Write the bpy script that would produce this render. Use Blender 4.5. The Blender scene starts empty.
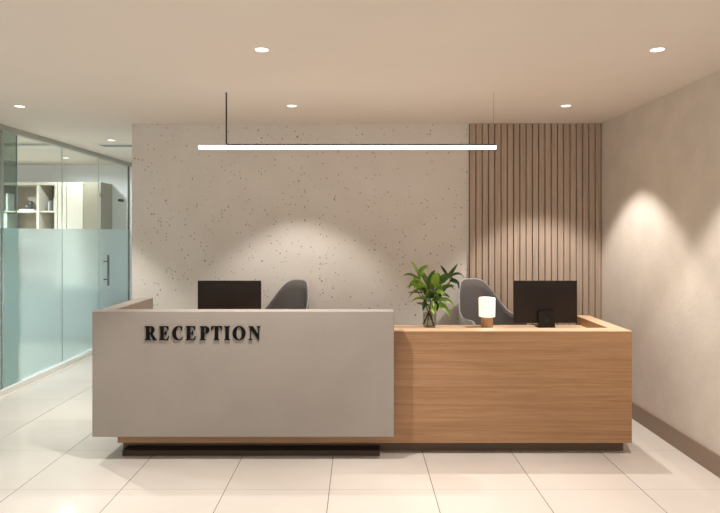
import bpy, bmesh, math, random
from mathutils import Vector, Matrix
random.seed(7)
C = bpy.context.scene.collection
PI = math.pi

# ---------------------------------------------------------------- constants
CAM_Z = 1.485
CEIL = 2.463
WALL_Y = 5.28
RIGHT_X = 2.19
GLASS_X = -3.26
END_Y = 8.5

# ---------------------------------------------------------------- helpers
def link(o, parent=None):
    C.objects.link(o)
    if parent is not None:
        o.parent = parent
    return o

def empty(name, loc=(0, 0, 0), rz=0.0, label=None, cat=None, group=None, kind=None):
    o = bpy.data.objects.new(name, None)
    o.empty_display_size = 0.05
    o.location = loc
    o.rotation_euler = (0, 0, rz)
    link(o)
    tag(o, label, cat, group, kind)
    return o

def tag(o, label=None, cat=None, group=None, kind=None):
    if label: o['label'] = label
    if cat: o['category'] = cat
    if group: o['group'] = group
    if kind: o['kind'] = kind
    return o

class MB:
    def __init__(self):
        self.bm = bmesh.new()
    def box(self, x0, x1, y0, y1, z0, z1, bevel=0.0, seg=2):
        b = bmesh.new()
        bmesh.ops.create_cube(b, size=1.0)
        for v in b.verts:
            v.co = Vector(((x0 + x1) / 2 + v.co.x * (x1 - x0), (y0 + y1) / 2 + v.co.y * (y1 - y0), (z0 + z1) / 2 + v.co.z * (z1 - z0)))
        if bevel > 0:
            bmesh.ops.bevel(b, geom=list(b.edges), offset=bevel, segments=seg, affect='EDGES', profile=0.5)
        self._merge(b)
        return self
    def _merge(self, b):
        me = bpy.data.meshes.new('tmp')
        b.to_mesh(me); b.free()
        self.bm.from_mesh(me)
        bpy.data.meshes.remove(me)
    def lathe(self, profile, center=(0, 0, 0), n=48):
        """profile: list of (r, z)"""
        cx, cy, cz = center
        rings = []
        for r, z in profile:
            if r < 1e-6:
                rings.append([self.bm.verts.new((cx, cy, cz + z))])
            else:
                rings.append([self.bm.verts.new((cx + r * math.cos(2 * PI * i / n), cy + r * math.sin(2 * PI * i / n), cz + z)) for i in range(n)])
        for a, b in zip(rings[:-1], rings[1:]):
            for i in range(n):
                j = (i + 1) % n
                if len(a) == 1 and len(b) == 1: continue
                if len(a) == 1: self.bm.faces.new((a[0], b[j], b[i]))
                elif len(b) == 1: self.bm.faces.new((a[i], a[j], b[0]))
                else: self.bm.faces.new((a[i], a[j], b[j], b[i]))
        return self
    def tube(self, pts, radii, n=10, cap=True):
        pts = [Vector(p) for p in pts]
        if not isinstance(radii, (list, tuple)): radii = [radii] * len(pts)
        rings = []
        up = None
        for i, p in enumerate(pts):
            if i == 0: d = pts[1] - pts[0]
            elif i == len(pts) - 1: d = pts[-1] - pts[-2]
            else: d = (pts[i + 1] - pts[i]).normalized() + (pts[i] - pts[i - 1]).normalized()
            d.normalize()
            if up is None:
                up = Vector((0, 0, 1)) if abs(d.z) < 0.9 else Vector((1, 0, 0))
            s = d.cross(up)
            if s.length < 1e-5: s = d.cross(Vector((0, 1, 0)))
            s.normalize(); up = s.cross(d).normalized()
            rings.append([self.bm.verts.new(p + radii[i] * (math.cos(2 * PI * k / n) * s + math.sin(2 * PI * k / n) * up)) for k in range(n)])
        for a, b in zip(rings[:-1], rings[1:]):
            for k in range(n):
                l = (k + 1) % n
                self.bm.faces.new((a[k], a[l], b[l], b[k]))
        if cap:
            self.bm.faces.new(list(reversed(rings[0]))); self.bm.faces.new(rings[-1])
        return self
    def build(self, name, mat, parent=None, smooth=None):
        bmesh.ops.recalc_face_normals(self.bm, faces=list(self.bm.faces))
        me = bpy.data.meshes.new(name)
        self.bm.to_mesh(me); self.bm.free()
        if mat: me.materials.append(mat)
        if smooth:
            for p in me.polygons: p.use_smooth = True
            if smooth != 'all':
                me.set_sharp_from_angle(angle=math.radians(smooth))
        o = bpy.data.objects.new(name, me)
        return link(o, parent)

def copy_tree(o, parent=None):
    c = o.copy(); C.objects.link(c)
    if parent is not None: c.parent = parent
    for ch in list(o.children):
        copy_tree(ch, c)
    return c

# ---------------------------------------------------------------- materials
def srgb(r, g, b):
    f = lambda c: (c / 255 / 12.92) if c / 255 <= 0.04045 else ((c / 255 + 0.055) / 1.055) ** 2.4
    return (f(r), f(g), f(b), 1.0)

def new_mat(name):
    m = bpy.data.materials.new(name); m.use_nodes = True
    nt = m.node_tree
    bsdf = nt.nodes['Principled BSDF']
    return m, nt, bsdf

def N(nt, t, **kw):
    n = nt.nodes.new(t)
    for k, v in kw.items():
        if k in ('operation', 'blend_type', 'data_type', 'feature', 'noise_dimensions', 'wave_type', 'bands_direction', 'distance', 'offset', 'offset_frequency', 'squash', 'interpolation_type', 'clamp'):
            setattr(n, k, v)
    return n

def plain(name, col, rough=0.5, metal=0.0, spec=0.5, coat=0.0, bump=0.0, bscale=60, var=0.0, vscale=3):
    m, nt, b = new_mat(name)
    b.inputs['Base Color'].default_value = col
    b.inputs['Roughness'].default_value = rough
    b.inputs['Metallic'].default_value = metal
    b.inputs['Specular IOR Level'].default_value = spec
    b.inputs['Coat Weight'].default_value = coat
    tc = N(nt, 'ShaderNodeTexCoord')
    if var > 0:
        n = N(nt, 'ShaderNodeTexNoise'); n.inputs['Scale'].default_value = vscale; n.inputs['Detail'].default_value = 6
        nt.links.new(tc.outputs['Object'], n.inputs['Vector'])
        r = N(nt, 'ShaderNodeValToRGB')
        r.color_ramp.elements[0].position = 0.3; r.color_ramp.elements[1].position = 0.7
        r.color_ramp.elements[0].color = tuple(c * (1 - var) for c in col[:3]) + (1,)
        r.color_ramp.elements[1].color = tuple(min(1, c * (1 + var)) for c in col[:3]) + (1,)
        nt.links.new(n.outputs['Fac'], r.inputs['Fac']); nt.links.new(r.outputs['Color'], b.inputs['Base Color'])
    if bump > 0:
        n2 = N(nt, 'ShaderNodeTexNoise'); n2.inputs['Scale'].default_value = bscale; n2.inputs['Detail'].default_value = 4
        nt.links.new(tc.outputs['Object'], n2.inputs['Vector'])
        bp = N(nt, 'ShaderNodeBump'); bp.inputs['Strength'].default_value = bump; bp.inputs['Distance'].default_value = 0.01
        nt.links.new(n2.outputs['Fac'], bp.inputs['Height']); nt.links.new(bp.outputs['Normal'], b.inputs['Normal'])
    return m

def wood(name, light, dark, scale=(1.0, 9, 14), rough=0.45, fine=(2.5, 60, 90)):
    """grain runs along the object's x axis for the default scale"""
    m, nt, b = new_mat(name)
    tc = N(nt, 'ShaderNodeTexCoord')
    mp = N(nt, 'ShaderNodeMapping'); mp.inputs['Scale'].default_value = scale
    nt.links.new(tc.outputs['Object'], mp.inputs['Vector'])
    n1 = N(nt, 'ShaderNodeTexNoise'); n1.inputs['Scale'].default_value = 1.6; n1.inputs['Detail'].default_value = 8; n1.inputs['Roughness'].default_value = 0.62; n1.inputs['Distortion'].default_value = 0.7
    nt.links.new(mp.outputs['Vector'], n1.inputs['Vector'])
    mp2 = N(nt, 'ShaderNodeMapping'); mp2.inputs['Scale'].default_value = fine
    nt.links.new(tc.outputs['Object'], mp2.inputs['Vector'])
    n2 = N(nt, 'ShaderNodeTexNoise'); n2.inputs['Scale'].default_value = 2.2; n2.inputs['Detail'].default_value = 5; n2.inputs['Roughness'].default_value = 0.7
    nt.links.new(mp2.outputs['Vector'], n2.inputs['Vector'])
    mx = N(nt, 'ShaderNodeMath', operation='MULTIPLY_ADD'); mx.inputs[1].default_value = 0.35
    nt.links.new(n2.outputs['Fac'], mx.inputs[0])
    m2 = N(nt, 'ShaderNodeMath', operation='MULTIPLY'); m2.inputs[1].default_value = 0.65
    nt.links.new(n1.outputs['Fac'], m2.inputs[0]); nt.links.new(m2.outputs[0], mx.inputs[2])
    r = N(nt, 'ShaderNodeValToRGB')
    r.color_ramp.elements[0].position = 0.34; r.color_ramp.elements[0].color = dark
    r.color_ramp.elements[1].position = 0.62; r.color_ramp.elements[1].color = light
    nt.links.new(mx.outputs[0], r.inputs['Fac'])
    nt.links.new(r.outputs['Color'], b.inputs['Base Color'])
    b.inputs['Roughness'].default_value = rough
    bp = N(nt, 'ShaderNodeBump'); bp.inputs['Strength'].default_value = 0.08; bp.inputs['Distance'].default_value = 0.003
    nt.links.new(n2.outputs['Fac'], bp.inputs['Height']); nt.links.new(bp.outputs['Normal'], b.inputs['Normal'])
    return m

def emit(name, col, strength):
    m = bpy.data.materials.new(name); m.use_nodes = True
    nt = m.node_tree; nt.nodes.clear()
    e = nt.nodes.new('ShaderNodeEmission'); e.inputs['Color'].default_value = col; e.inputs['Strength'].default_value = strength
    o = nt.nodes.new('ShaderNodeOutputMaterial'); nt.links.new(e.outputs[0], o.inputs['Surface'])
    return m

def clear_glass(name, tint, refl=1.0):
    m = bpy.data.materials.new(name); m.use_nodes = True
    nt = m.node_tree; nt.nodes.clear()
    t = nt.nodes.new('ShaderNodeBsdfTransparent'); t.inputs['Color'].default_value = tint
    g = nt.nodes.new('ShaderNodeBsdfGlossy'); g.inputs['Roughness'].default_value = 0.0; g.inputs['Color'].default_value = (refl, refl, refl, 1)
    f = nt.nodes.new('ShaderNodeFresnel'); f.inputs['IOR'].default_value = 1.45
    mx = nt.nodes.new('ShaderNodeMixShader'); o = nt.nodes.new('ShaderNodeOutputMaterial')
    ge = nt.nodes.new('ShaderNodeNewGeometry'); iv = nt.nodes.new('ShaderNodeMath'); iv.operation = 'SUBTRACT'; iv.inputs[0].default_value = 1.0
    nt.links.new(ge.outputs['Backfacing'], iv.inputs[1])
    ml = nt.nodes.new('ShaderNodeMath'); ml.operation = 'MULTIPLY'; nt.links.new(iv.outputs[0], ml.inputs[0]); nt.links.new(f.outputs[0], ml.inputs[1])
    nt.links.new(ml.outputs[0], mx.inputs[0]); nt.links.new(t.outputs[0], mx.inputs[1]); nt.links.new(g.outputs[0], mx.inputs[2])
    nt.links.new(mx.outputs[0], o.inputs['Surface'])
    return m

def frosted_glass(name, tint, w_refr=0.5, rough=0.55):
    m = bpy.data.materials.new(name); m.use_nodes = True
    nt = m.node_tree; nt.nodes.clear()
    tr = nt.nodes.new('ShaderNodeBsdfTranslucent'); tr.inputs['Color'].default_value = tint
    rf = nt.nodes.new('ShaderNodeBsdfRefraction'); rf.inputs['Color'].default_value = tint; rf.inputs['Roughness'].default_value = rough; rf.inputs['IOR'].default_value = 1.2
    df = nt.nodes.new('ShaderNodeBsdfDiffuse'); df.inputs['Color'].default_value = tint
    gl = nt.nodes.new('ShaderNodeBsdfGlossy'); gl.inputs['Roughness'].default_value = 0.08
    f = nt.nodes.new('ShaderNodeFresnel'); f.inputs['IOR'].default_value = 1.35
    m1 = nt.nodes.new('ShaderNodeMixShader'); m1.inputs[0].default_value = w_refr
    m2 = nt.nodes.new('ShaderNodeMixShader'); m2.inputs[0].default_value = 0.09
    m3 = nt.nodes.new('ShaderNodeMixShader'); o = nt.nodes.new('ShaderNodeOutputMaterial')
    nt.links.new(tr.outputs[0], m1.inputs[1]); nt.links.new(rf.outputs[0], m1.inputs[2])
    nt.links.new(m1.outputs[0], m2.inputs[1]); nt.links.new(df.outputs[0], m2.inputs[2])
    ge = nt.nodes.new('ShaderNodeNewGeometry'); iv = nt.nodes.new('ShaderNodeMath'); iv.operation = 'SUBTRACT'; iv.inputs[0].default_value = 1.0
    nt.links.new(ge.outputs['Backfacing'], iv.inputs[1])
    ml = nt.nodes.new('ShaderNodeMath'); ml.operation = 'MULTIPLY'; nt.links.new(iv.outputs[0], ml.inputs[0]); nt.links.new(f.outputs[0], ml.inputs[1])
    nt.links.new(ml.outputs[0], m3.inputs[0]); nt.links.new(m2.outputs[0], m3.inputs[1]); nt.links.new(gl.outputs[0], m3.inputs[2])
    nt.links.new(m3.outputs[0], o.inputs['Surface'])
    return m

def pitted_plaster(name):
    m, nt, b = new_mat(name)
    tc = N(nt, 'ShaderNodeTexCoord')
    n = N(nt, 'ShaderNodeTexNoise'); n.inputs['Scale'].default_value = 2.2; n.inputs['Detail'].default_value = 8; n.inputs['Roughness'].default_value = 0.6
    nt.links.new(tc.outputs['Object'], n.inputs['Vector'])
    r = N(nt, 'ShaderNodeValToRGB')
    r.color_ramp.elements[0].position = 0.3; r.color_ramp.elements[0].color = srgb(213, 204, 194)
    r.color_ramp.elements[1].position = 0.7; r.color_ramp.elements[1].color = srgb(222, 214, 205)
    nt.links.new(n.outputs['Fac'], r.inputs['Fac'])
    # flatten to the wall plane so a pit keeps its shape
    def pits(scale, thr, gate, off):
        mp = N(nt, 'ShaderNodeMapping'); mp.inputs['Scale'].default_value = (1, 0.0, 0.85); mp.inputs['Location'].default_value = (off, 0.3, off)
        nt.links.new(tc.outputs['Object'], mp.inputs['Vector'])
        nn = N(nt, 'ShaderNodeTexNoise'); nn.inputs['Scale'].default_value = 40
        nt.links.new(mp.outputs['Vector'], nn.inputs['Vector'])
        va = N(nt, 'ShaderNodeVectorMath', operation='MULTIPLY_ADD'); va.inputs[1].default_value = (0.012, 0.0, 0.012)
        nt.links.new(nn.outputs['Color'], va.inputs[0]); nt.links.new(mp.outputs['Vector'], va.inputs[2])
        v = N(nt, 'ShaderNodeTexVoronoi'); v.inputs['Scale'].default_value = scale; v.inputs['Randomness'].default_value = 1.0
        nt.links.new(va.outputs[0], v.inputs['Vector'])
        s = N(nt, 'ShaderNodeSeparateColor'); nt.links.new(v.outputs['Color'], s.inputs[0])
        g = N(nt, 'ShaderNodeMath', operation='GREATER_THAN'); g.inputs[1].default_value = gate
        nt.links.new(s.outputs[0], g.inputs[0])
        # pit size varies with a second random channel
        sz = N(nt, 'ShaderNodeMath', operation='MULTIPLY'); sz.inputs[1].default_value = thr
        nt.links.new(s.outputs[1], sz.inputs[0])
        l = N(nt, 'ShaderNodeMath', operation='LESS_THAN')
        nt.links.new(v.outputs['Distance'], l.inputs[0]); nt.links.new(sz.outputs[0], l.inputs[1])
        mm = N(nt, 'ShaderNodeMath', operation='MULTIPLY')
        nt.links.new(g.outputs[0], mm.inputs[0]); nt.links.new(l.outputs[0], mm.inputs[1])
        # fade by third channel
        m3 = N(nt, 'ShaderNodeMath', operation='MULTIPLY')
        nt.links.new(mm.outputs[0], m3.inputs[0]); nt.links.new(s.outputs[2], m3.inputs[1])
        return m3
    p1 = pits(19, 0.185, 0.48, 0.0); p2 = pits(36, 0.25, 0.66, 3.7)
    mx = N(nt, 'ShaderNodeMath', operation='MAXIMUM')
    nt.links.new(p1.outputs[0], mx.inputs[0]); nt.links.new(p2.outputs[0], mx.inputs[1])
    mix = N(nt, 'ShaderNodeMix'); mix.data_type = 'RGBA'
    nt.links.new(mx.outputs[0], mix.inputs['Factor'])
    nt.links.new(r.outputs['Color'], mix.inputs['A']); mix.inputs['B'].default_value = srgb(118, 106, 93)
    nt.links.new(mix.outputs['Result'], b.inputs['Base Color'])
    b.inputs['Roughness'].default_value = 0.85
    b.inputs['Specular IOR Level'].default_value = 0.2
    inv = N(nt, 'ShaderNodeMath', operation='MULTIPLY'); inv.inputs[1].default_value = -1
    nt.links.new(mx.outputs[0], inv.inputs[0])
    bp = N(nt, 'ShaderNodeBump'); bp.inputs['Strength'].default_value = 0.3; bp.inputs['Distance'].default_value = 0.004
    nt.links.new(inv.outputs[0], bp.inputs['Height']); nt.links.new(bp.outputs['Normal'], b.inputs['Normal'])
    return m

def tiles(name):
    m, nt, b = new_mat(name)
    tc = N(nt, 'ShaderNodeTexCoord')
    sp = N(nt, 'ShaderNodeSeparateXYZ'); nt.links.new(tc.outputs['Object'], sp.inputs[0])
    def line(out, off, width):
        a = N(nt, 'ShaderNodeMath', operation='ADD'); a.inputs[1].default_value = off + 60.0
        nt.links.new(out, a.inputs[0])
        d = N(nt, 'ShaderNodeMath', operation='DIVIDE'); d.inputs[1].default_value = 0.6
        nt.links.new(a.outputs[0], d.inputs[0])
        f = N(nt, 'ShaderNodeMath', operation='FRACT'); nt.links.new(d.outputs[0], f.inputs[0])
        s = N(nt, 'ShaderNodeMath', operation='SUBTRACT'); s.inputs[1].default_value = 0.5; nt.links.new(f.outputs[0], s.inputs[0])
        ab = N(nt, 'ShaderNodeMath', operation='ABSOLUTE'); nt.links.new(s.outputs[0], ab.inputs[0])
        g = N(nt, 'ShaderNodeMath', operation='GREATER_THAN'); g.inputs[1].default_value = 0.5 - width / 0.6
        nt.links.new(ab.outputs[0], g.inputs[0])
        fl = N(nt, 'ShaderNodeMath', operation='FLOOR'); nt.links.new(d.outputs[0], fl.inputs[0])
        return g, fl
    gx, fx = line(sp.outputs['X'], 0.168, 0.0019)
    gy, fy = line(sp.outputs['Y'], -3.363, 0.0011)
    mx = N(nt, 'ShaderNodeMath', operation='MAXIMUM'); nt.links.new(gx.outputs[0], mx.inputs[0])
    gys = N(nt, 'ShaderNodeMath', operation='MULTIPLY'); gys.inputs[1].default_value = 0.6; nt.links.new(gy.outputs[0], gys.inputs[0])
    nt.links.new(gys.outputs[0], mx.inputs[1])
    n = N(nt, 'ShaderNodeTexNoise'); n.inputs['Scale'].default_value = 1.7; n.inputs['Detail'].default_value = 7
    nt.links.new(tc.outputs['Object'], n.inputs['Vector'])
    r = N(nt, 'ShaderNodeValToRGB')
    r.color_ramp.elements[0].position = 0.3; r.color_ramp.elements[0].color = srgb(207, 196, 185)
    r.color_ramp.elements[1].position = 0.7; r.color_ramp.elements[1].color = srgb(215, 205, 194)
    nt.links.new(n.outputs['Fac'], r.inputs['Fac'])
    cb = N(nt, 'ShaderNodeCombineXYZ'); nt.links.new(fx.outputs[0], cb.inputs[0]); nt.links.new(fy.outputs[0], cb.inputs[1])
    wn = N(nt, 'ShaderNodeTexWhiteNoise'); nt.links.new(cb.outputs[0], wn.inputs['Vector'])
    mr = N(nt, 'ShaderNodeMapRange'); mr.inputs['To Min'].default_value = 0.97; mr.inputs['To Max'].default_value = 1.03
    nt.links.new(wn.outputs['Value'], mr.inputs['Value'])
    sc = N(nt, 'ShaderNodeVectorMath', operation='SCALE'); nt.links.new(r.outputs['Color'], sc.inputs[0]); nt.links.new(mr.outputs[0], sc.inputs['Scale'])
    mix = N(nt, 'ShaderNodeMix'); mix.data_type = 'RGBA'
    nt.links.new(mx.outputs[0], mix.inputs['Factor']); nt.links.new(sc.outputs[0], mix.inputs['A']); mix.inputs['B'].default_value = srgb(88, 76, 66)
    nt.links.new(mix.outputs['Result'], b.inputs['Base Color'])
    b.inputs['Roughness'].default_value = 0.09
    b.inputs['Specular IOR Level'].default_value = 0.5
    return m

M = {}
M['plaster_pits'] = pitted_plaster('pitted_plaster')
M['wall_right'] = plain('limewash', srgb(212, 199, 185), 0.85, spec=0.2, var=0.05, vscale=5, bump=0.15, bscale=35)
M['ceiling'] = plain('ceiling_paint', srgb(232, 221, 211), 0.7, spec=0.15, var=0.01)
M['white_wall'] = plain('white_paint', srgb(226, 228, 226), 0.7, spec=0.2)
M['floor'] = tiles('porcelain_tiles')
M['base'] = plain('baseboard_paint', srgb(142, 121, 103), 0.5, var=0.03)
M['concrete'] = plain('micro_concrete', srgb(157, 147, 138), 0.75, spec=0.25, var=0.035, vscale=4, bump=0.08, bscale=30)
M['wood'] = wood('oak_veneer', srgb(174, 133, 94), srgb(142, 101, 67), scale=(0.7, 9, 30))
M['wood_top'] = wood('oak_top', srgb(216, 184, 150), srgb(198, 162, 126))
M['wood_small'] = wood('walnut_turned', srgb(200, 160, 120), srgb(165, 122, 84), scale=(14, 14, 3), fine=(90, 90, 8))
M['slat'] = wood('slat_oak', srgb(186, 164, 145), srgb(158, 136, 117), scale=(30, 30, 1.0), fine=(120, 120, 3), rough=0.6)
M['slat_back'] = plain('felt_backing', srgb(58, 42, 34), 0.95, spec=0.05)
M['plinth'] = plain('plinth_laminate', srgb(104, 85, 68), 0.6)
M['shadow_slab'] = plain('painted_shadow', srgb(62, 46, 35), 0.6)
M['black'] = plain('black_metal', srgb(28, 25, 23), 0.4)
M['letter'] = plain('black_lettering', srgb(10, 8, 8), 0.7, spec=0.15)
M['monitor'] = plain('monitor_plastic', srgb(38, 30, 25), 0.55, spec=0.3)
M['monitor_dark'] = plain('monitor_dark', srgb(24, 20, 18), 0.4, spec=0.3)
M['screen'] = plain('screen_glass', srgb(12, 12, 14), 0.1)
M['steel'] = plain('brushed_steel', srgb(170, 168, 164), 0.3, metal=1.0)
M['alu'] = plain('aluminium_rail', srgb(180, 178, 170), 0.4, metal=0.6)
M['alu_white'] = plain('white_frame', srgb(232, 230, 224), 0.4)
M['dark_frame'] = plain('dark_frame', srgb(50, 54, 52), 0.4)
M['fabric'] = plain('grey_fabric', srgb(104, 98, 95), 0.9, spec=0.15, bump=0.3, bscale=400, var=0.05, vscale=60)
M['shell'] = plain('chair_shell', srgb(172, 167, 161), 0.45)
M['white_obj'] = plain('white_object', srgb(232, 232, 228), 0.5)
M['ornament'] = plain('dark_ceramic', srgb(70, 70, 68), 0.35)
M['cabinet_cream'] = plain('cream_laminate', srgb(208, 202, 184), 0.5)
M['cabinet_taupe'] = plain('taupe_laminate', srgb(156, 146, 128), 0.6)
M['pillar'] = plain('pillar_panel', srgb(150, 142, 120), 0.5, var=0.04)
M['glass'] = clear_glass('clear_glass', (0.965, 0.985, 0.98, 1))
M['glass_tint'] = clear_glass('tinted_glass', (0.54, 0.60, 0.56, 1))
M['frost'] = frosted_glass('frosted_glass', (0.82, 0.905, 0.91, 1), 0.88, 0.30)
M['frost_tint'] = frosted_glass('frosted_glass_tinted', (0.60, 0.70, 0.68, 1), 0.86, 0.30)
M['glass_edge'] = plain('glass_edge', srgb(176, 190, 186), 0.2)
M['vase'] = clear_glass('vase_glass', (0.90, 0.91, 0.88, 1))
M['lamp_lens'] = emit('downlight_lens', (1.0, 0.95, 0.88, 1), 3)
M['tube'] = emit('tube_diffuser', (1.0, 0.97, 0.92, 1), 5)
M['vent'] = plain('vent_grille', srgb(150, 150, 144), 0.6)
M['carpet'] = plain('side_room_carpet', srgb(132, 132, 118), 0.95, spec=0.05, var=0.08, vscale=30)
M['sideboard'] = plain('sideboard_paint', srgb(112, 124, 112), 0.5)
M['handle'] = plain('satin_handle', srgb(112, 112, 110), 0.35, metal=0.7)
M['trim'] = plain('downlight_trim', srgb(235, 228, 220), 0.5)
M['paper'] = plain('book_paper', srgb(225, 222, 214), 0.7)
M['book_grey'] = plain('book_grey', srgb(110, 112, 110), 0.6)
M['book_dark'] = plain('book_dark', srgb(60, 60, 60), 0.6)

# ---------------------------------------------------------------- setting
def struct(name, mb, mat):
    o = mb.build(name, mat); o['kind'] = 'structure'; return o

struct('floor', MB().box(-7.2, 2.35, -2.5, 8.7, -0.1, 0.0), M['floor'])
struct('ceiling', MB().box(-7.2, 2.35, -2.5, 8.7, CEIL, CEIL + 0.12), M['ceiling'])
struct('wall_back', MB().box(-2.052, RIGHT_X, WALL_Y, WALL_Y + 0.15, 0, CEIL), M['plaster_pits'])
struct('wall_right', MB().box(RIGHT_X, RIGHT_X + 0.12, -2.5, WALL_Y + 0.15, 0, CEIL), M['wall_right'])
struct('wall_corridor', MB().box(-2.052, -1.95, WALL_Y + 0.15, END_Y, 0, CEIL), M['white_wall'])
struct('wall_end', MB().box(-7.2, -1.95, END_Y, END_Y + 0.12, 0, CEIL), M['white_wall'])
struct('baseboard_right', MB().box(RIGHT_X - 0.012, RIGHT_X, -2.5, WALL_Y, 0, 0.132, 0.002), M['base'])
struct('baseboard_back', MB().box(-2.052, 1.0, WALL_Y - 0.012, WALL_Y, 0, 0.132, 0.002), M['base'])

# vertical slat cladding on the back wall
sp = empty('slatted_wall_panel', (1.0, WALL_Y, 0), label='tall brown wood panel of vertical slats beside the pitted plaster wall', cat='wall panel')
MB().box(0, RIGHT_X - 1.0 - 0.002, -0.008, 0, 0, CEIL).build('backing', M['slat_back'], sp)
mb = MB()
pitch = 0.0565; x = 0.004; k = 0
while x + 0.049 < RIGHT_X - 1.0:
    mb.box(x, x + 0.049, -0.034, -0.008, 0.0, CEIL, 0.002, 1)
    x += pitch; k += 1
mb.build('slats', M['slat'], sp)

# glass partition ---------------------------------------------------------
gw = empty('window_1', (GLASS_X, 0, 0), kind='structure')
MB().box(-0.03, 0.03, -2.5, 8.30, CEIL - 0.05, CEIL, 0.003).build('top_rail', M['alu'], gw)
MB().box(-0.03, 0.03, -2.5, 7.31, 0.0, 0.05, 0.003).build('bottom_rail', M['alu_white'], gw)
FROST = 1.52
def pane(parent, y0, y1, xo=0.0, tint='', z0=0.05, th=0.005):
    MB().box(xo - th, xo + th, y0, y1, FROST, CEIL - 0.05).build('clear_pane', M['glass' + tint], parent)
    MB().box(xo - th, xo + th, y0, y1, z0, FROST).build('frosted_pane', M['frost' + tint], parent)
pane(gw, -2.5, 1.60); pane(gw, 1.606, 3.55); pane(gw, 3.556, 5.32)
pane(gw, 5.345, 6.405); pane(gw, 6.415, 7.305)
MB().box(-0.010, 0.012, 5.32, 5.338, 0.05, CEIL - 0.05, 0.002).build('mullion', M['alu'], gw)
for y in (6.405, ):
    MB().box(-0.003, 0.003, y, y + 0.010, 0.05, CEIL - 0.05).build('joint', M['glass_edge'], gw)
MB().box(-0.014, 0.008, 8.262, 8.274, 0, CEIL - 0.05, 0.001).build('end_post', M['dark_frame'], gw)
MB().box(-0.02, 0.042, 8.275, 8.5, 0, CEIL - 0.05, 0.002).build('end_jamb', M['alu_white'], gw)
# second, overlapping sliding pane: darker
sl = empty('door_2', (GLASS_X - 0.035, 0, 0), kind='structure')
pane(sl, 4.30, 5.615, 0.0, '_tint', 0.012)
MB().box(-0.006, 0.006, 5.615, 5.621, 0.012, CEIL - 0.05).build('edge_strip', M['glass_edge'], sl)

dr = empty('door_1', (GLASS_X, 7.31, 0), kind='structure')
pane(dr, 0.008, 0.95, 0.0, '', 0.012)
MB().box(-0.003, 0.003, 0.0, 0.008, 0.012, CEIL - 0.05).build('edge_strip', M['glass_edge'], dr)
hb = MB()
hb.tube([(0.065, 0.135, 0.80), (0.065, 0.135, 1.19)], 0.013, 16)
hb.tube([(-0.02, 0.135, 0.88), (0.065, 0.135, 0.88)], 0.008, 12)
hb.tube([(-0.02, 0.135, 1.11), (0.065, 0.135, 1.11)], 0.008, 12)
hb.build('handle', M['handle'], dr, 40)
MB().box(-0.012, 0.012, 0.02, 0.16, 1.93, 1.97, 0.002).build('patch_fitting', M['cabinet_taupe'], dr)
MB().box(-0.012, 0.012, 0.62, 0.76, 1.90, 1.935, 0.002).build('patch_fitting', M['dark_frame'], dr)

# ---------------------------------------------------------------- side room behind the glass
U = 8.12   # front face of the units
cab = empty('shelving_unit', (-4.9, END_Y, 0), label='open shelf unit with lit bays seen through the glass wall', cat='shelf')
def bx(name, x0, x1, y0, y1, z0, z1, mat, parent, bev=0.002):
    """absolute box, child of a parent with location only"""
    p = parent.location if parent else Vector((0, 0, 0))
    return MB().box(x0 - p.x, x1 - p.x, y0 - p.y, y1 - p.y, z0 - p.z, z1 - p.z, bev).build(name, M[mat], parent)
X0s, X1s = -6.1, -4.20
bx('back_panel', X0s, X1s, 8.46, 8.498, 0.0, 2.18, 'cabinet_taupe', cab)
for xx in (-6.1, -5.60, -5.09, -4.485):
    bx('divider', xx, xx + 0.035, U, 8.46, 0.0, 2.14, 'cabinet_cream', cab)
bx('top_board', X0s, X1s, U, 8.46, 2.14, 2.18, 'cabinet_cream', cab)
for zz in (0.45, 0.9, 1.335, 1.77):
    bx('shelf', X0s, X1s, U + 0.02, 8.46, zz - 0.012, zz + 0.012, 'cabinet_cream', cab)
bx('side_panel', -4.235, -4.20, U, 8.46, 0.0, 2.14, 'cabinet_cream', cab)
o = empty('tall_cabinet', (-3.98, END_Y, 0), label='cream tall cabinet with narrow door beside the open shelves', cat='cabinet')
bx('carcass', -4.195, -3.83, U + 0.02, 8.498, 0.0, 2.18, 'cabinet_cream', o)
bx('door', -4.19, -4.07, U, U + 0.018, 0.02, 2.17, 'cabinet_cream', o)
bx('door', -4.06, -3.84, U, U + 0.018, 0.02, 2.17, 'cabinet_cream', o)
sb = empty('sideboard', (-4.6, 7.9, 0.008), label='low grey-green sideboard behind the frosted glass', cat='sideboard')
bx('carcass', -6.0, -3.5, 7.72, 8.08, 0.06, 0.70, 'sideboard', sb)
bx('top_board', -6.01, -3.49, 7.71, 8.09, 0.70, 0.72, 'sideboard', sb)
bx('plinth', -5.98, -3.52, 7.74, 8.06, 0.009, 0.06, 'sideboard', sb)
for k in range(5): bx('door', -5.99 + k * 0.497, -5.50 + k * 0.497, 7.703, 7.719, 0.07, 0.69, 'sideboard', sb)
o = bx('pillar', -3.82, -3.59, U, 8.498, 0, 2.18, 'pillar', None)
tag(o, 'olive-brown square pillar behind the glass door', 'pillar')
struct('floor_side', MB().box(-7.2, GLASS_X - 0.08, -2.5, END_Y, 0.0, 0.008), M['carpet'])

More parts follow.
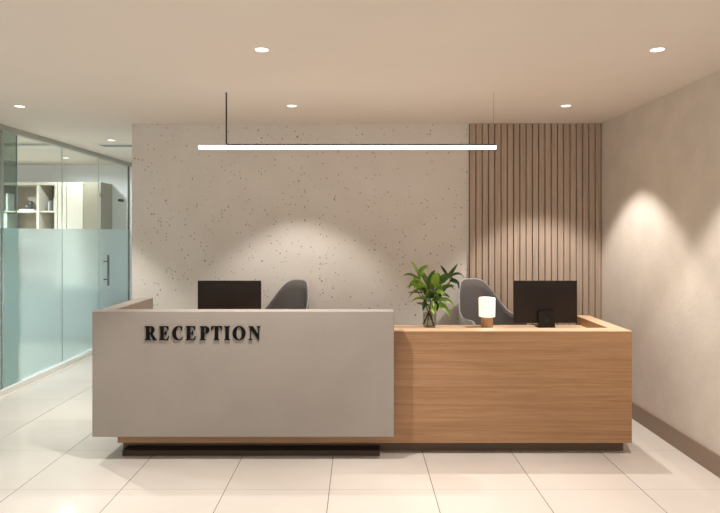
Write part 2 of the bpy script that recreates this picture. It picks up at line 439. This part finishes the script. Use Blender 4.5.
def dark_bits():
    k = bx('book', -4.76, -4.56, 8.18, 8.36, 1.783, 1.805, 'paper', None)
    tag(k, 'white book lying flat on the shelf under a dark ornament', 'book')
    r = MB()
    r.lathe([(0, 0), (0.035, 0.0), (0.055, 0.03), (0.05, 0.055), (0.03, 0.07), (0, 0.072)], (0, 0, 0), 20)
    r.lathe([(0, 0.055), (0.03, 0.062), (0.034, 0.09), (0.02, 0.115), (0, 0.12)], (0.03, 0, 0), 20)
    q = r.build('ornament', M['ornament'], None, 50); q.location = (-4.66, 8.25, 1.805)
    tag(q, 'small dark rounded ornament on a flat white book', 'ornament')
dark_bits()
bxs = [(-4.372, 0.022, 0.13, 'paper', 0.05), (-4.345, 0.026, 0.155, 'book_grey', 0.0), (-4.315, 0.020, 0.145, 'book_dark', 0.0), (-4.291, 0.03, 0.175, 'paper', 0.0)]
names = ['leaning white book, leftmost in the row on the shelf', 'grey upright book between the white and the black book',
         'black upright book in the row on the shelf', 'tallest white upright book, rightmost in the row on the shelf']
for (xx, w, h, mt, lean), nm in zip(bxs, names):
    b = MB().box(0, w, 0, 0.15, 0, h, 0.002).build('book', M[mt])
    b.location = (xx, 8.2, 1.783 + w * math.sin(lean)); b.rotation_euler = (0, lean, 0)
    tag(b, nm, 'book', 'books standing on the shelf')
b = MB().box(0, 0.03, 0, 0.15, 0, 0.24, 0.002).build('upright_file', M['white_obj']); 
b.location = (-4.93, 8.15, 1.783)
tag(b, 'slim white upright file seen through the dark sliding pane', 'file')
b = MB().box(0, 0.14, 0, 0.24, 0, 0.40, 0.003).build('storage_box', M['white_obj']); b.location = (-5.05, 8.15, 1.348)
b = b; tag(b, 'white storage box on the lower shelf behind the dark pane', 'box')

# ---------------------------------------------------------------- wooden counter
wc = empty('wooden_counter', (0.1, 4.2, 0), label='long oak reception counter with raised rim running behind the concrete front', cat='counter')
WL, WR = -1.609, 1.825
FY, IY, BY = 3.89, 4.02, 4.626
TOP, BOT, DESK = 0.824, 0.077, 0.763
RI = 1.722
bx('front_panel', WL, WR, FY, IY, BOT, TOP - 0.004, 'wood', wc, 0.0015)
bx('side_panel', RI, WR, IY, BY, BOT, TOP - 0.004, 'wood', wc, 0.0015)
bx('end_panel', WL, WL + 0.04, IY, BY, BOT, DESK - 0.03, 'wood', wc, 0.0015)
t = MB()
p = wc.location
def addb(t, x0, x1, y0, y1, z0, z1): t.box(x0 - p.x, x1 - p.x, y0 - p.y, y1 - p.y, z0 - p.z, z1 - p.z)
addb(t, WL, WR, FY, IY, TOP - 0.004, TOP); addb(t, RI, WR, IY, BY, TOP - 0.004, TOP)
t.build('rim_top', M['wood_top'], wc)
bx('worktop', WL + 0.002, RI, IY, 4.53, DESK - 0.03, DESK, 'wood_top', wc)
t = MB()
addb(t, WL + 0.01, 1.80, 3.963, 4.04, 0, BOT); addb(t, 1.74, 1.80, 4.04, 4.60, 0, BOT); addb(t, WL + 0.01, WL + 0.06, 4.04, 4.60, 0, BOT)
t.build('plinth', M['plinth'], wc)

# ---------------------------------------------------------------- concrete front
cc = empty('concrete_counter_front', (-0.75, 3.83, 0), label='pale grey concrete reception desk front with black lettering', cat='reception desk')
CL, CR, CY, CT, CB = -1.723, 0.2296, 3.77, 0.971, 0.159
bx('front_panel', CL, CR, CY, 3.888, CB, CT, 'concrete', cc, 0.003)
bx('side_panel', CL, WL - 0.002, 3.888, 4.575, CB, CT, 'concrete', cc, 0.003)
bx('plinth', -1.568, 0.1425, 3.866, 3.961, 0, 0.036, 'shadow_slab', cc)  # dark slab in place of the shadow the concrete front casts on the floor
bx('support_foot', -1.60, -1.50, 3.845, 3.886, 0.036, CB, 'shadow_slab', cc) if False else None

# ---- lettering, bold serif capitals built from outlines (unit = cap height)
def arc(cx, cy, rx, ry, a0, a1, n=16):
    return [(cx + rx * math.cos(math.radians(a0 + (a1 - a0) * i / n)), cy + ry * math.sin(math.radians(a0 + (a1 - a0) * i / n))) for i in range(n + 1)]
def serif_bar(x0, x1, y0, y1): return [(x0, y0), (x1, y0), (x1, y1), (x0, y1)]
def stem(xa, xb, s=0.08, th=0.035, y0=0.0, y1=1.0):
    """vertical stroke with bracketed serifs"""
    b = 0.05
    return [(xa - s, y0), (xb + s, y0), (xb + s, y0 + th), (xb + b * .5, y0 + th + .01), (xb, y0 + th + b), (xb, y1 - th - b), (xb + b * .5, y1 - th - .01), (xb + s, y1 - th), (xb + s, y1),
            (xa - s, y1), (xa - s, y1 - th), (xa - b * .5, y1 - th - .01), (xa, y1 - th - b), (xa, y0 + th + b), (xa - b * .5, y0 + th + .01), (xa - s, y0 + th)]
def glyph(ch):
    if ch == 'I': return [stem(0.09, 0.31)], [], 0.40
    if ch == 'E':
        o = [(0, 0), (0.66, 0), (0.72, 0.28), (0.685, 0.28), (0.60, 0.10), (0.50, 0.045), (0.31, 0.045), (0.31, 0.48), (0.42, 0.47), (0.475, 0.35), (0.51, 0.35), (0.51, 0.66), (0.475, 0.66),
             (0.42, 0.54), (0.31, 0.53), (0.31, 0.955), (0.48, 0.955), (0.58, 0.90), (0.64, 0.74), (0.675, 0.74), (0.665, 1.0), (0, 1.0), (0, 0.965), (0.06, 0.95), (0.09, 0.90), (0.09, 0.10), (0.06, 0.05), (0, 0.035)]
        return [o], [], 0.72
    if ch == 'T':
        o = [(0.20, 0), (0.60, 0), (0.60, 0.035), (0.54, 0.05), (0.51, 0.10), (0.51, 0.955), (0.60, 0.955), (0.70, 0.90), (0.765, 0.72), (0.80, 0.72), (0.785, 1.0), (0.015, 1.0), (0, 0.72), (0.035, 0.72),
             (0.10, 0.90), (0.20, 0.955), (0.29, 0.955), (0.29, 0.10), (0.26, 0.05), (0.20, 0.035)]
        return [o], [], 0.80
    if ch == 'P':
        o = [(0, 0), (0.42, 0), (0.42, 0.035), (0.34, 0.05), (0.31, 0.10), (0.31, 0.46)] + arc(0.40, 0.73, 0.30, 0.27, -90, 90, 18) + [(0, 1.0), (0, 0.965), (0.06, 0.95), (0.09, 0.90), (0.09, 0.10), (0.06, 0.05), (0, 0.035)]
        h = [(0.31, 0.505)] + arc(0.355, 0.73, 0.115, 0.225, -80, 80, 12) + [(0.31, 0.955)]
        return [o], [h], 0.70
    if ch == 'R':
        o = [(0, 0), (0.39, 0), (0.39, 0.035), (0.34, 0.05), (0.31, 0.10), (0.31, 0.455), (0.36, 0.455), (0.62, 0.0), (0.86, 0.0), (0.86, 0.035), (0.80, 0.05), (0.77, 0.08), (0.535, 0.48)] + \
            arc(0.42, 0.74, 0.28, 0.26, -62, 90, 18) + [(0, 1.0), (0, 0.965), (0.06, 0.95), (0.09, 0.90), (0.09, 0.10), (0.06, 0.05), (0, 0.035)]
        h = [(0.31, 0.505)] + arc(0.36, 0.73, 0.115, 0.225, -80, 80, 12) + [(0.31, 0.955)]
        return [o], [h], 0.82
    if ch == 'O':
        return [arc(0.44, 0.5, 0.44, 0.52, 0, 345, 30)], [arc(0.44, 0.5, 0.20, 0.475, 0, 345, 30)], 0.88
    if ch == 'C':
        o = arc(0.46, 0.5, 0.46, 0.52, 52, 310, 30) + [(0.78, 0.20), (0.75, 0.22)] + list(reversed(arc(0.515, 0.5, 0.235, 0.462, 62, 305, 26))) + [(0.66, 0.84), (0.71, 0.68), (0.745, 0.68), (0.735, 1.02), (0.70, 1.02), (0.675, 0.965)]
        return [o], [], 0.78
    if ch == 'N':
        o = [(0, 0), (0.27, 0), (0.27, 0.035), (0.19, 0.05), (0.16, 0.12), (0.16, 0.80), (0.73, -0.01), (0.775, -0.01), (0.775, 0.88), (0.80, 0.95), (0.86, 0.965), (0.86, 1.0), (0.62, 1.0), (0.62, 0.965), (0.70, 0.95), (0.725, 0.88), (0.725, 0.40),
             (0.30, 1.0), (0.0, 1.0), (0.0, 0.965), (0.06, 0.95), (0.11, 0.89), (0.11, 0.12), (0.08, 0.05), (0, 0.035)]
        return [o], [], 0.86
def add_letter(ch, x, z, h, wpx):
    outs, holes, w0 = glyph(ch)
    cu = bpy.data.curves.new('tmpc', 'CURVE'); cu.dimensions = '2D'; cu.fill_mode = 'BOTH'; cu.extrude = 0.004; cu.offset = 0.0 if ch == 'C' else 0.0010
    sx = wpx / w0
    for poly in outs + holes:
        s = cu.splines.new('POLY'); s.points.add(len(poly) - 1); s.use_cyclic_u = True
        for q, (a, b) in zip(s.points, poly): q.co = (a * sx, b * h, 0, 1)
    tmp = bpy.data.objects.new('tmpo', cu); C.objects.link(tmp)
    bpy.context.view_layer.update()
    dg = bpy.context.evaluated_depsgraph_get()
    me = bpy.data.meshes.new_from_object(tmp.evaluated_get(dg))
    bpy.data.objects.remove(tmp); bpy.data.curves.remove(cu)
    me.name = 'letter'; me.materials.clear(); me.materials.append(M['letter'])
    o = bpy.data.objects.new('letter', me); link(o, cc)
    o.rotation_euler = (PI / 2, 0, 0)
    o.location = (x - cc.location.x, CY - 0.0055 - cc.location.y, z)
    o['label'] = 'black bold serif letter ' + ch
mpp = CY / 583.0
LZ = CAM_Z - (339.8 - 232) * mpp; LH = 13.6 * mpp
spans = [('R', 31, 94), ('E', 113, 168), ('C', 187, 247), ('E', 266, 322), ('P', 347, 400), ('T', 411, 474), ('I', 487, 519), ('O', 535, 608), ('N', 627, 693)]
for ch, a, b in spans:
    add_letter(ch, (140 + a / 5.76 - 358.5) * mpp, LZ, LH, (b - a) / 5.76 * mpp)

# ---------------------------------------------------------------- monitors
def make_monitor(label):
    r = empty('computer_monitor', (0, 0, 0), label=label, cat='monitor', group='black monitors on the reception desks')
    MB().box(-0.241, 0.241, 0.0, 0.018, 0.03, 0.352, 0.004).build('casing', M['monitor'], r, 40)
    MB().box(-0.236, 0.236, 0.018, 0.0195, 0.035, 0.347).build('screen', M['screen'], r)
    f = MB().box(-0.062, 0.062, -0.035, 0.0, -0.0, 0.122, 0.004)
    s = f.build('stand_neck', M['monitor_dark'], r, 40)
    h = MB().tube([(0.0, -0.0365, 0.055), (0.0, -0.034, 0.055)], 0.014, 20); h.build('cable_hole', M['black'], s)
    MB().box(-0.066, 0.066, -0.038, 0.09, 0.0, 0.008, 0.003).build('stand_base', M['monitor_dark'], r, 40)
    return r
m1 = make_monitor('black computer monitor on oak desk at the right, its stand showing')
m1.location = ((545.6 - 358.5) * 4.43 / 583, 4.43, DESK)
m2 = copy_tree(m1); m2.location = ((229.3 - 358.5) * 4.43 / 583, 4.43, DESK)
m2['label'] = 'black computer monitor rising behind the concrete desk front at left'

# ---------------------------------------------------------------- chairs
CH = dict(sx=0.29, w=52.0, e=3.8, crown=0.10, top=1.078)
def chair_rim(phi):
    """phi 0 = back centre, +-180 = front. returns (x, y, z)"""
    a = abs(phi)
    sx = CH['sx']
    x = sx * math.copysign(abs(math.sin(math.radians(phi))) ** 0.9, phi)
    y = math.cos(math.radians(phi)); y = 0.28 * y if y > 0 else -0.25 * abs(y) ** 0.8
    top = CH['top']; arm = 0.775; front = 0.455
    bell = math.exp(-(a / CH['w']) ** CH['e'])
    z = arm + (top - arm) * bell
    if a > 95:
        t = min(1, (a - 95) / 45.0); t = t * t * (3 - 2 * t)
        z = z * (1 - t) + front * t
    return x, y, z
def chair_surface(inset, zoff, nphi=96, nt=22, tmax=1.0):
    mb = MB(); bm = mb.bm
    ctr = bm.verts.new((0, -0.02, 0.43 + zoff)); rings = []
    for j in range(1, nt + 1):
        t = j / nt * tmax; ring = []
        for i in range(nphi):
            phi = -180 + 360 * i / nphi
            x, y, z = chair_rim(phi)
            if t < 0.45:
                s = t / 0.45 * 0.76; g = 0.0
            else:
                u = (t - 0.45) / 0.55
                s = 0.76 + 0.24 * math.sin(u * PI / 2) ** 0.9; g = 1 - math.cos(u * PI / 2) ** 1.0
                g = 0.35 * g + 0.65 * u ** 1.5
            zz = 0.43 + (z - 0.43) * g
            # the back reclines and narrows towards its top
            lean = max(0, zz - 0.60)
            nar = 1.0 - 0.16 * max(0, min(1, (zz - 0.80) / 0.28)) ** 1.5
            xx = x * s * nar; yy = y * s + lean * CH['crown'] * max(0, math.cos(math.radians(phi)))
            r = math.hypot(xx, yy)
            f = (r - inset) / r if r > 0.05 else 1
            ring.append(bm.verts.new((xx * f, yy * f, zz + zoff * (1 - g))))
        rings.append(ring)
    for i in range(nphi):
        bm.faces.new((ctr, rings[0][i], rings[0][(i + 1) % nphi]))
    for a, b in zip(rings[:-1], rings[1:]):
        for i in range(nphi):
            l = (i + 1) % nphi
            bm.faces.new((a[i], a[l], b[l], b[i]))
    return mb
def make_chair(label):
    r = empty('office_chair', label=label, cat='chair', group='grey tub chairs behind the reception desks')
    s = chair_surface(0.0, 0.0).build('shell', M['shell'], r, 'all')
    md = s.modifiers.new('solid', 'SOLIDIFY'); md.thickness = 0.007; md.offset = 0.0
    c = chair_surface(0.009, 0.012, tmax=0.995).build('upholstery', M['fabric'], r, 'all')
    md = c.modifiers.new('solid', 'SOLIDIFY'); md.thickness = 0.008; md.offset = 0.0
    MB().tube([(0, 0, 0.10), (0, 0, 0.42)], [0.028, 0.028], 20).lathe([(0, 0.39), (0.10, 0.40), (0.10, 0.415), (0, 0.42)], (0, 0, 0), 24).build('gas_column', M['steel'], r, 40)
    for k in range(5):
        a = 2 * PI * k / 5 + 0.3
        ca, sa = math.cos(a), math.sin(a)
        lg = MB().tube([(0.02 * ca, 0.02 * sa, 0.115), (0.15 * ca, 0.15 * sa, 0.095), (0.29 * ca, 0.29 * sa, 0.065)], [0.022, 0.017, 0.012], 12).build('leg', M['steel'], r, 40)
        w = MB()
        w.tube([(0.29 * ca - 0.02 * sa, 0.29 * sa + 0.02 * ca, 0.03), (0.29 * ca + 0.02 * sa, 0.29 * sa - 0.02 * ca, 0.03)], 0.03, 20)
        w.build('caster', M['black'], lg, 40)
    return r
ch1 = make_chair('grey tub chair with pale edge behind the small table lamp')
ch1.location = (1.14, 4.86, 0); ch1.rotation_euler = (0, 0, math.radians(30))
CH.update(sx=0.235, w=57.0, e=3.4, crown=0.10, top=1.066)
ch2 = make_chair('grey chair back showing above the concrete desk beside the left monitor'); ch2.location = (-0.685, 4.92, 0); ch2.rotation_euler = (0, 0, math.radians(-30))

# ---------------------------------------------------------------- table lamp
lx = (487 - 358.5) * 4.43 / 583
lamp = empty('table_lamp', (lx, 4.43, DESK), label='small glowing white table lamp with round wooden base', cat='lamp')
MB().lathe([(0, 0), (0.043, 0), (0.045, 0.003), (0.045, 0.079), (0.042, 0.082), (0, 0.082)], n=48).build('base', M['wood_small'], lamp, 40)
m, nt, b = new_mat('lamp_shade')
b.inputs['Base Color'].default_value = (0.9, 0.88, 0.84, 1)
b.inputs['Emission Color'].default_value = (1.0, 0.93, 0.80, 1); b.inputs['Emission Strength'].default_value = 0.75
M['shade'] = m
MB().lathe([(0.058, 0.080), (0.061, 0.084), (0.063, 0.212), (0.061, 0.222), (0.057, 0.222), (0.059, 0.212), (0.057, 0.084), (0.054, 0.080), (0.058, 0.080)], n=64).build('lamp_shade', m, lamp, 40)
MB().lathe([(0, 0.206), (0.0580, 0.206), (0.0580, 0.210), (0, 0.210)], n=48).build('shade_cap', M['white_obj'], lamp, 40)
L = bpy.data.lights.new('lamp_bulb', 'POINT'); L.energy = 1.0; L.color = (1, 0.82, 0.6); L.shadow_soft_size = 0.03
lo = bpy.data.objects.new('lamp_bulb', L); link(lo, lamp); lo.location = (0, -0.0, 0.27)

# ---------------------------------------------------------------- plant
vx = (429.5 - 358.5) * 4.43 / 583
pl = empty('potted_plant', (vx, 4.43, DESK), label='leafy green plant cuttings standing in a clear glass vase', cat='plant')
vase = MB().lathe([(0, 0.0), (0.048, 0.0), (0.052, 0.004), (0.053, 0.165), (0.0495, 0.165), (0.0485, 0.012), (0, 0.010)], n=48).build('vase', M['vase'], pl, 40)
MB().lathe([(0, 0.013), (0.046, 0.013), (0.0465, 0.108), (0, 0.108)], n=40).build('water', clear_glass('vase_water', (0.82, 0.82, 0.78, 1), 0.6), pl, 40)
mpp2 = 4.43 / 583
def P(px, py, dy=0.0):     # offset of a photo point measured at the vase's own depth
    return Vector(((px - 429.5) * mpp2, dy, CAM_Z - (py - 232) * mpp2 - DESK))
M['stem'] = plain('stem_green', srgb(58, 52, 34), 0.6)
stems = [[(434, 326, -.01), (428, 311, 0), (422, 293, .03), (414, 277, .03)], [(424, 325, .02), (429, 312, 0), (436, 296, -.01), (443, 279, -.02)], [(427, 326, 0), (430, 310, .01), (431, 296, .02), (430, 275, .04)],
         [(423, 324, 0), (430, 308, -.02), (441, 294, -.04), (451, 279, -.05)], [(433, 322, .02), (429, 306, .03), (421, 297, -.02), (415, 289, -.06)]]
for s in stems:
    pts = [P(*q) for q in s]
    cp = []
    for i in range(len(pts) - 1):
        for k in range(4): cp.append(pts[i].lerp(pts[i + 1], k / 4))
    cp.append(pts[-1])
    MB().tube(cp, [0.0045 - 0.0025 * i / len(cp) for i in range(len(cp))], 8).build('stem', M['stem'], pl, 60)
m, nt, b = new_mat('leaf')
tc = N(nt, 'ShaderNodeTexCoord'); n = N(nt, 'ShaderNodeTexNoise'); n.inputs['Scale'].default_value = 14
nt.links.new(tc.outputs['Object'], n.inputs['Vector'])
r = N(nt, 'ShaderNodeValToRGB'); r.color_ramp.elements[0].position = 0.35; r.color_ramp.elements[1].position = 0.68
r.color_ramp.elements[0].color = srgb(30, 62, 24); r.color_ramp.elements[1].color = srgb(140, 176, 54)
r.color_ramp.elements[0].position = 0.32; r.color_ramp.elements[1].position = 0.95
gi = N(nt, 'ShaderNodeNewGeometry'); ma = N(nt, 'ShaderNodeMath', operation='MULTIPLY_ADD'); ma.inputs[1].default_value = 0.75
mb_ = N(nt, 'ShaderNodeMath', operation='MULTIPLY_ADD'); mb_.inputs[1].default_value = 0.5; mb_.inputs[2].default_value = -0.12
nt.links.new(n.outputs['Fac'], mb_.inputs[0]); nt.links.new(gi.outputs['Random Per Island'], ma.inputs[0]); nt.links.new(mb_.outputs[0], ma.inputs[2])
nt.links.new(ma.outputs[0], r.inputs['Fac']); nt.links.new(r.outputs['Color'], b.inputs['Base Color'])
b.inputs['Roughness'].default_value = 0.38
tl = nt.nodes.new('ShaderNodeBsdfTranslucent'); nt.links.new(r.outputs['Color'], tl.inputs['Color'])
mxs = nt.nodes.new('ShaderNodeMixShader'); mxs.inputs[0].default_value = 0.22
out = nt.nodes['Material Output']
nt.links.new(b.outputs[0], mxs.inputs[1]); nt.links.new(tl.outputs[0], mxs.inputs[2]); nt.links.new(mxs.outputs[0], out.inputs['Surface'])
M['leaf'] = m
leafbm = MB()
def leaf(a, c, e, w, tilt):
    """quadratic blade from a (base) via c to e (tip), half width w, tilt = how much it faces the viewer"""
    a, c, e = Vector(a), Vector(c), Vector(e)
    n = 12; rows = []
    for i in range(n + 1):
        t = i / n
        pos = a * (1 - t) ** 2 + c * 2 * t * (1 - t) + e * t * t
        d = ((c - a) * (1 - t) + (e - c) * t).normalized()
        view = Vector((0, -1, 0.1))
        s1 = d.cross(view)
        if s1.length < 1e-3: s1 = Vector((1, 0, 0))
        s1.normalize(); s2 = s1.cross(d).normalized()
        side = (s1 * math.cos(tilt) + s2 * math.sin(tilt)).normalized(); nor = side.cross(d).normalized()
        ww = w * (math.sin(PI * min(1, t ** 0.8)) ** 0.8) if 0 < t < 1 else 0.0006
        rows.append([leafbm.bm.verts.new(pos + side * ww + nor * ww * 0.25), leafbm.bm.verts.new(pos + side * ww * 0.5 + nor * ww * 0.06), leafbm.bm.verts.new(pos), leafbm.bm.verts.new(pos - side * ww * 0.5 + nor * ww * 0.06), leafbm.bm.verts.new(pos - side * ww + nor * ww * 0.25)])
    for p0, p1 in zip(rows[:-1], rows[1:]):
        for k in range(4): leafbm.bm.faces.new((p0[k], p0[k + 1], p1[k + 1], p1[k]))
LV = [  # base px, mid px, tip px, depth of tip, half width(px), tilt
    ((421, 280), (408, 270), (402.5, 276.5), -.02, 1.7, .9), ((420, 282), (410, 279), (408, 288.5), -.06, 2.4, .5), ((420, 279), (419, 270), (429, 265.5), .02, 3.2, .3),
    ((419, 276), (417, 268), (412, 262), .07, 1.6, .6), ((421, 286), (412, 283), (406, 290), .05, 2.0, .9), ((424, 289), (413, 287), (407.5, 297), -.07, 2.0, .8),
    ((425, 300), (417, 295), (411, 302.5), .0, 2.2, .8), ((426, 300), (423, 303), (421, 309), -.08, 3.0, .4), ((424, 293), (416, 292), (408, 294), .06, 1.8, 1.0),
    ((431, 292), (428, 280), (435, 270), .0, 4.0, .15), ((436, 288), (433, 277), (437, 272), -.05, 4.6, .1), ((439, 284), (444, 274), (451, 277.5), -.08, 4.2, .25),
    ((444, 282), (452, 274), (458.5, 263.5), .02, 2.2, .5), ((450, 279), (444, 270), (442, 266), .06, 1.6, .4), ((450, 277), (458, 271), (463.5, 277.5), -.02, 1.9, .8),
    ((449, 280), (457, 280), (457.5, 288.5), -.06, 2.6, .4), ((442, 288), (450, 284), (456, 291), .03, 2.0, .9), ((441, 291), (447, 285), (454.5, 286), -.02, 2.2, .7),
    ((438, 296), (444, 293), (447, 296), -.1, 2.2, .8), ((438, 301), (447, 297), (454, 306.5), -.02, 2.6, .6), ((438, 303), (444, 305), (449, 316.5), -.07, 2.8, .4),
    ((434, 301), (431, 306), (432, 312.5), -.1, 3.6, .2), ((432, 303), (437, 303), (436, 311), -.04, 3.0, .5), ((428, 297), (424, 288), (419, 279), -.05, 3.2, .4),
    ((430, 299), (433, 289), (430, 281), -.02, 3.4, .4), ((433, 296), (441, 291), (446, 285), .05, 3.0, .4), ((430, 301), (422, 296), (416, 297), -.06, 2.4, .7),
    ((434, 299), (442, 300), (450, 301), .08, 2.4, .8), ((427, 294), (418, 284), (414, 275), .06, 3.4, .3), ((431, 290), (425, 277), (422, 271), .05, 2.8, .3),
    ((437, 292), (441, 280), (440, 274), .06, 3.0, .4), ((430, 305), (423, 305), (417, 304), .06, 2.2, .6), ((433, 306), (440, 309), (445, 308), .07, 2.4, .6),
    ((429, 292), (420, 290), (411, 284), .09, 2.2, .6), ((437, 297), (446, 291), (453, 281), .08, 2.2, .5), ((432, 298), (430, 292), (425, 299), -.09, 3.2, .5),
    ((433, 297), (438, 288), (443, 294), -.09, 3.0, .6), ((429, 302), (427, 297), (432, 293), .03, 3.6, .2), ((435, 304), (438, 297), (434, 291), .04, 3.6, .2),
]
for k in range(16):      # short inner leaves of the crown
    an = math.radians(random.uniform(-70, 250)); bxp, byp = random.uniform(425, 439), random.uniform(284, 300); ln = random.uniform(7, 12)
    LV.append(((bxp, byp), (bxp + math.cos(an) * ln * .5, byp - math.sin(an) * ln * .5 - 2), (bxp + math.cos(an) * ln, byp - math.sin(an) * ln + 2), random.uniform(-.09, .09), random.uniform(1.6, 2.6), random.uniform(.2, 1)))
for a, c, e, d, w, tl_ in LV:
    leaf(P(a[0], a[1], d * 0.15), P(c[0], c[1] - 1, d * 0.6), P(e[0], e[1], d * 1.3), w * mpp2 * 0.92, tl_ + random.uniform(-.15, .15))
fo = leafbm.build('foliage', M['leaf'], pl, 'all')

# ---------------------------------------------------------------- pendant light
PY = 4.07
zt = CAM_Z + (232 - 147.4) * PY / 583
x0 = (199 - 358.5) * PY / 583; x1 = (496 - 358.5) * PY / 583; xr = (226.3 - 358.5) * PY / 583
pd = empty('pendant_light', (xr, PY, CEIL), label='long glowing white tube light hanging on a thin black rod', cat='pendant light')
xr2 = (493.5 - 358.5) * PY / 583
tb = MB().tube([(x0 - xr, 0, zt - CEIL), (x1 - xr, 0, zt - CEIL)], 0.0135, 24).build('tube', M['tube'], pd, 40)
q = []
rr = 0.02; zc = zt - CEIL + 0.0185
pts = [(0, 0, -0.004), (0, 0, zc + rr)] + [(rr - rr * math.cos(a), 0, zc + rr - rr * math.sin(a)) for a in (0.4, 0.8, 1.2)] + [(rr, 0, zc), (x1 - xr - 0.004, 0, zc)]
MB().tube(pts, 0.0055, 12).build('rod', M['black'], pd, 40)
MB().tube([(xr2 - xr, 0, -0.002), (xr2 - xr, 0, zc)], 0.0011, 8).build('suspension_wire', M['steel'], pd, 60)

# ---------------------------------------------------------------- downlights
def make_downlight(label, energy, col):
    r = empty('recessed_downlight', (0, 0, CEIL), label=label, cat='ceiling light', group='recessed ceiling downlights')
    MB().lathe([(0.034, -0.0012), (0.036, -0.004), (0.042, -0.004), (0.044, -0.0005), (0.034, -0.0005)], n=40).build('trim_ring', M['trim'], r, 40)
    MB().lathe([(0, -0.0030), (0.035, -0.0030), (0.035, -0.0012), (0, -0.0012)], n=40).build('lens', M['lamp_lens'], r)
    return r
def spot(parent, energy, col, angle, blend=0.35, size=0.02):
    L = bpy.data.lights.new('downlight_beam', 'SPOT'); L.energy = energy; L.color = col; L.spot_size = math.radians(angle); L.spot_blend = blend; L.shadow_soft_size = size
    o = bpy.data.objects.new('downlight_beam', L); link(o, parent); o.location = (0, 0, -0.012)
    return o
WARM = (1.0, 0.97, 0.94); COOL = (0.90, 0.96, 1.0); NEU = (0.95, 0.98, 1.0)
d0 = make_downlight('downlight', 0, WARM)
DL = [(-0.515, 4.51, 'downlight over the left reception chair, near the hanging tube light'), (1.605, 4.51, 'downlight nearest the top of the slatted panel'),
      (-0.517, 3.12, 'large near downlight in front of the hanging tube, left of centre'), (1.60, 3.12, 'large near downlight close to the right wall'),
      (-2.63, 4.525, 'downlight at far left, just right of the glass rail'), (-2.63, 6.2, 'small far downlight at the end of the left corridor')]
SPOT_E = 80
for i, (x, y, lb) in enumerate(DL):
    o = d0 if i == 0 else copy_tree(d0)
    o.location = (x, y, CEIL); o['label'] = lb
    left = x < -2
    spot(o, SPOT_E * (0.55 if left else 0.47 if x > 1 else 1), NEU if left else WARM, 87)
# same row, out of the picture towards the viewer: only their beams reach it
for x, y in ((-0.517, 1.73), (1.60, 1.73), (-2.63, 3.12), (-2.63, 1.73), (-0.517, 0.34), (1.6, 0.34)):
    o = copy_tree(d0); o.location = (x, y, CEIL)
    for c_ in list(o.children):
        if c_.type == 'LIGHT': bpy.data.objects.remove(c_)
    o['label'] = 'downlight in the ceiling above the front of the lobby'; o['group'] = 'recessed ceiling downlights over the lobby front'
    spot(o, SPOT_E * (0.5 if x > 1 else 0.5 if x < -2 else 0.85), NEU if x < -2 else WARM, 87)
for x, y, lb in ((-3.85, 7.67, 'downlight behind the glass wall, above the shelf unit'),):
    o = copy_tree(d0); o.location = (x, y, CEIL); o['label'] = lb
    for c_ in list(o.children):
        if c_.type == 'LIGHT': bpy.data.objects.remove(c_)
    spot(o, 42, COOL, 168, 0.4)
for x, y in ((-5.6, 7.4), (-5.6, 5.8), (-4.3, 4.6), (-5.6, 3.6)):  # unseen downlights, added to brighten the room behind the glass
    o = copy_tree(d0); o.location = (x, y, CEIL); o['label'] = 'added unseen downlight brightening the room behind the glass'; o['group'] = 'added fill downlights behind the glass'
    for c_ in list(o.children):
        if c_.type == 'LIGHT': bpy.data.objects.remove(c_)
    spot(o, 140 if x > -5 else 440, COOL, 160, 0.6)

# ceiling vents
def vent(x0, x1, y, label):
    r = empty('ceiling_vent', ((x0 + x1) / 2, y, CEIL), label=label, cat='vent')
    hw = (x1 - x0) / 2
    MB().box(-hw, hw, -0.24, -0.22, -0.008, -0.0005).box(-hw, hw, 0.22, 0.24, -0.008, -0.0005).box(-hw, -hw + 0.02, -0.22, 0.22, -0.008, -0.0005).box(hw - 0.02, hw, -0.22, 0.22, -0.008, -0.0005).build('frame', M['trim'], r)
    MB().box(-hw + 0.02, hw - 0.02, -0.22, -0.02, -0.003, -0.0005).build('grille', M['vent'], r)
    MB().box(-hw + 0.02, hw - 0.02, -0.02, 0.22, -0.004, -0.0005).build('cover_plate', M['trim'], r)
vent(-2.93, -2.1, 6.7, 'grey linear air vent in the corridor ceiling beside the plaster wall')
vent(-4.6, -3.40, 6.6, 'grey linear air vent in the ceiling behind the glass wall')

# ---------------------------------------------------------------- light for the neighbouring room
def area(name, loc, rot, sx, sy, e, col):
    L = bpy.data.lights.new(name, 'AREA'); L.shape = 'RECTANGLE'; L.size = sx; L.size_y = sy; L.energy = e; L.color = col
    o = bpy.data.objects.new(name, L); link(o); o.location = loc; o.rotation_euler = rot; return o

w = bpy.data.worlds.new('daylight'); bpy.context.scene.world = w; w.use_nodes = True
bg = w.node_tree.nodes['Background']; bg.inputs['Color'].default_value = (1.0, 0.99, 0.98, 1); bg.inputs['Strength'].default_value = 1.25

# ---------------------------------------------------------------- camera
cam = bpy.data.cameras.new('camera'); co = bpy.data.objects.new('camera', cam); link(co)
co.location = (0, 0, CAM_Z); co.rotation_euler = (PI / 2, 0, 0)
cam.sensor_width = 36; cam.lens = 36 * 583 / 720; cam.shift_x = 1.5 / 720; cam.shift_y = -24.5 / 720
cam.clip_start = 0.05; cam.clip_end = 100
sc = bpy.context.scene
sc.camera = co
sc.view_settings.view_transform = 'Standard'; sc.view_settings.look = 'None'; sc.view_settings.gamma = 1.0
sc.view_settings.use_curve_mapping = False
sc.view_settings.exposure = -0.06
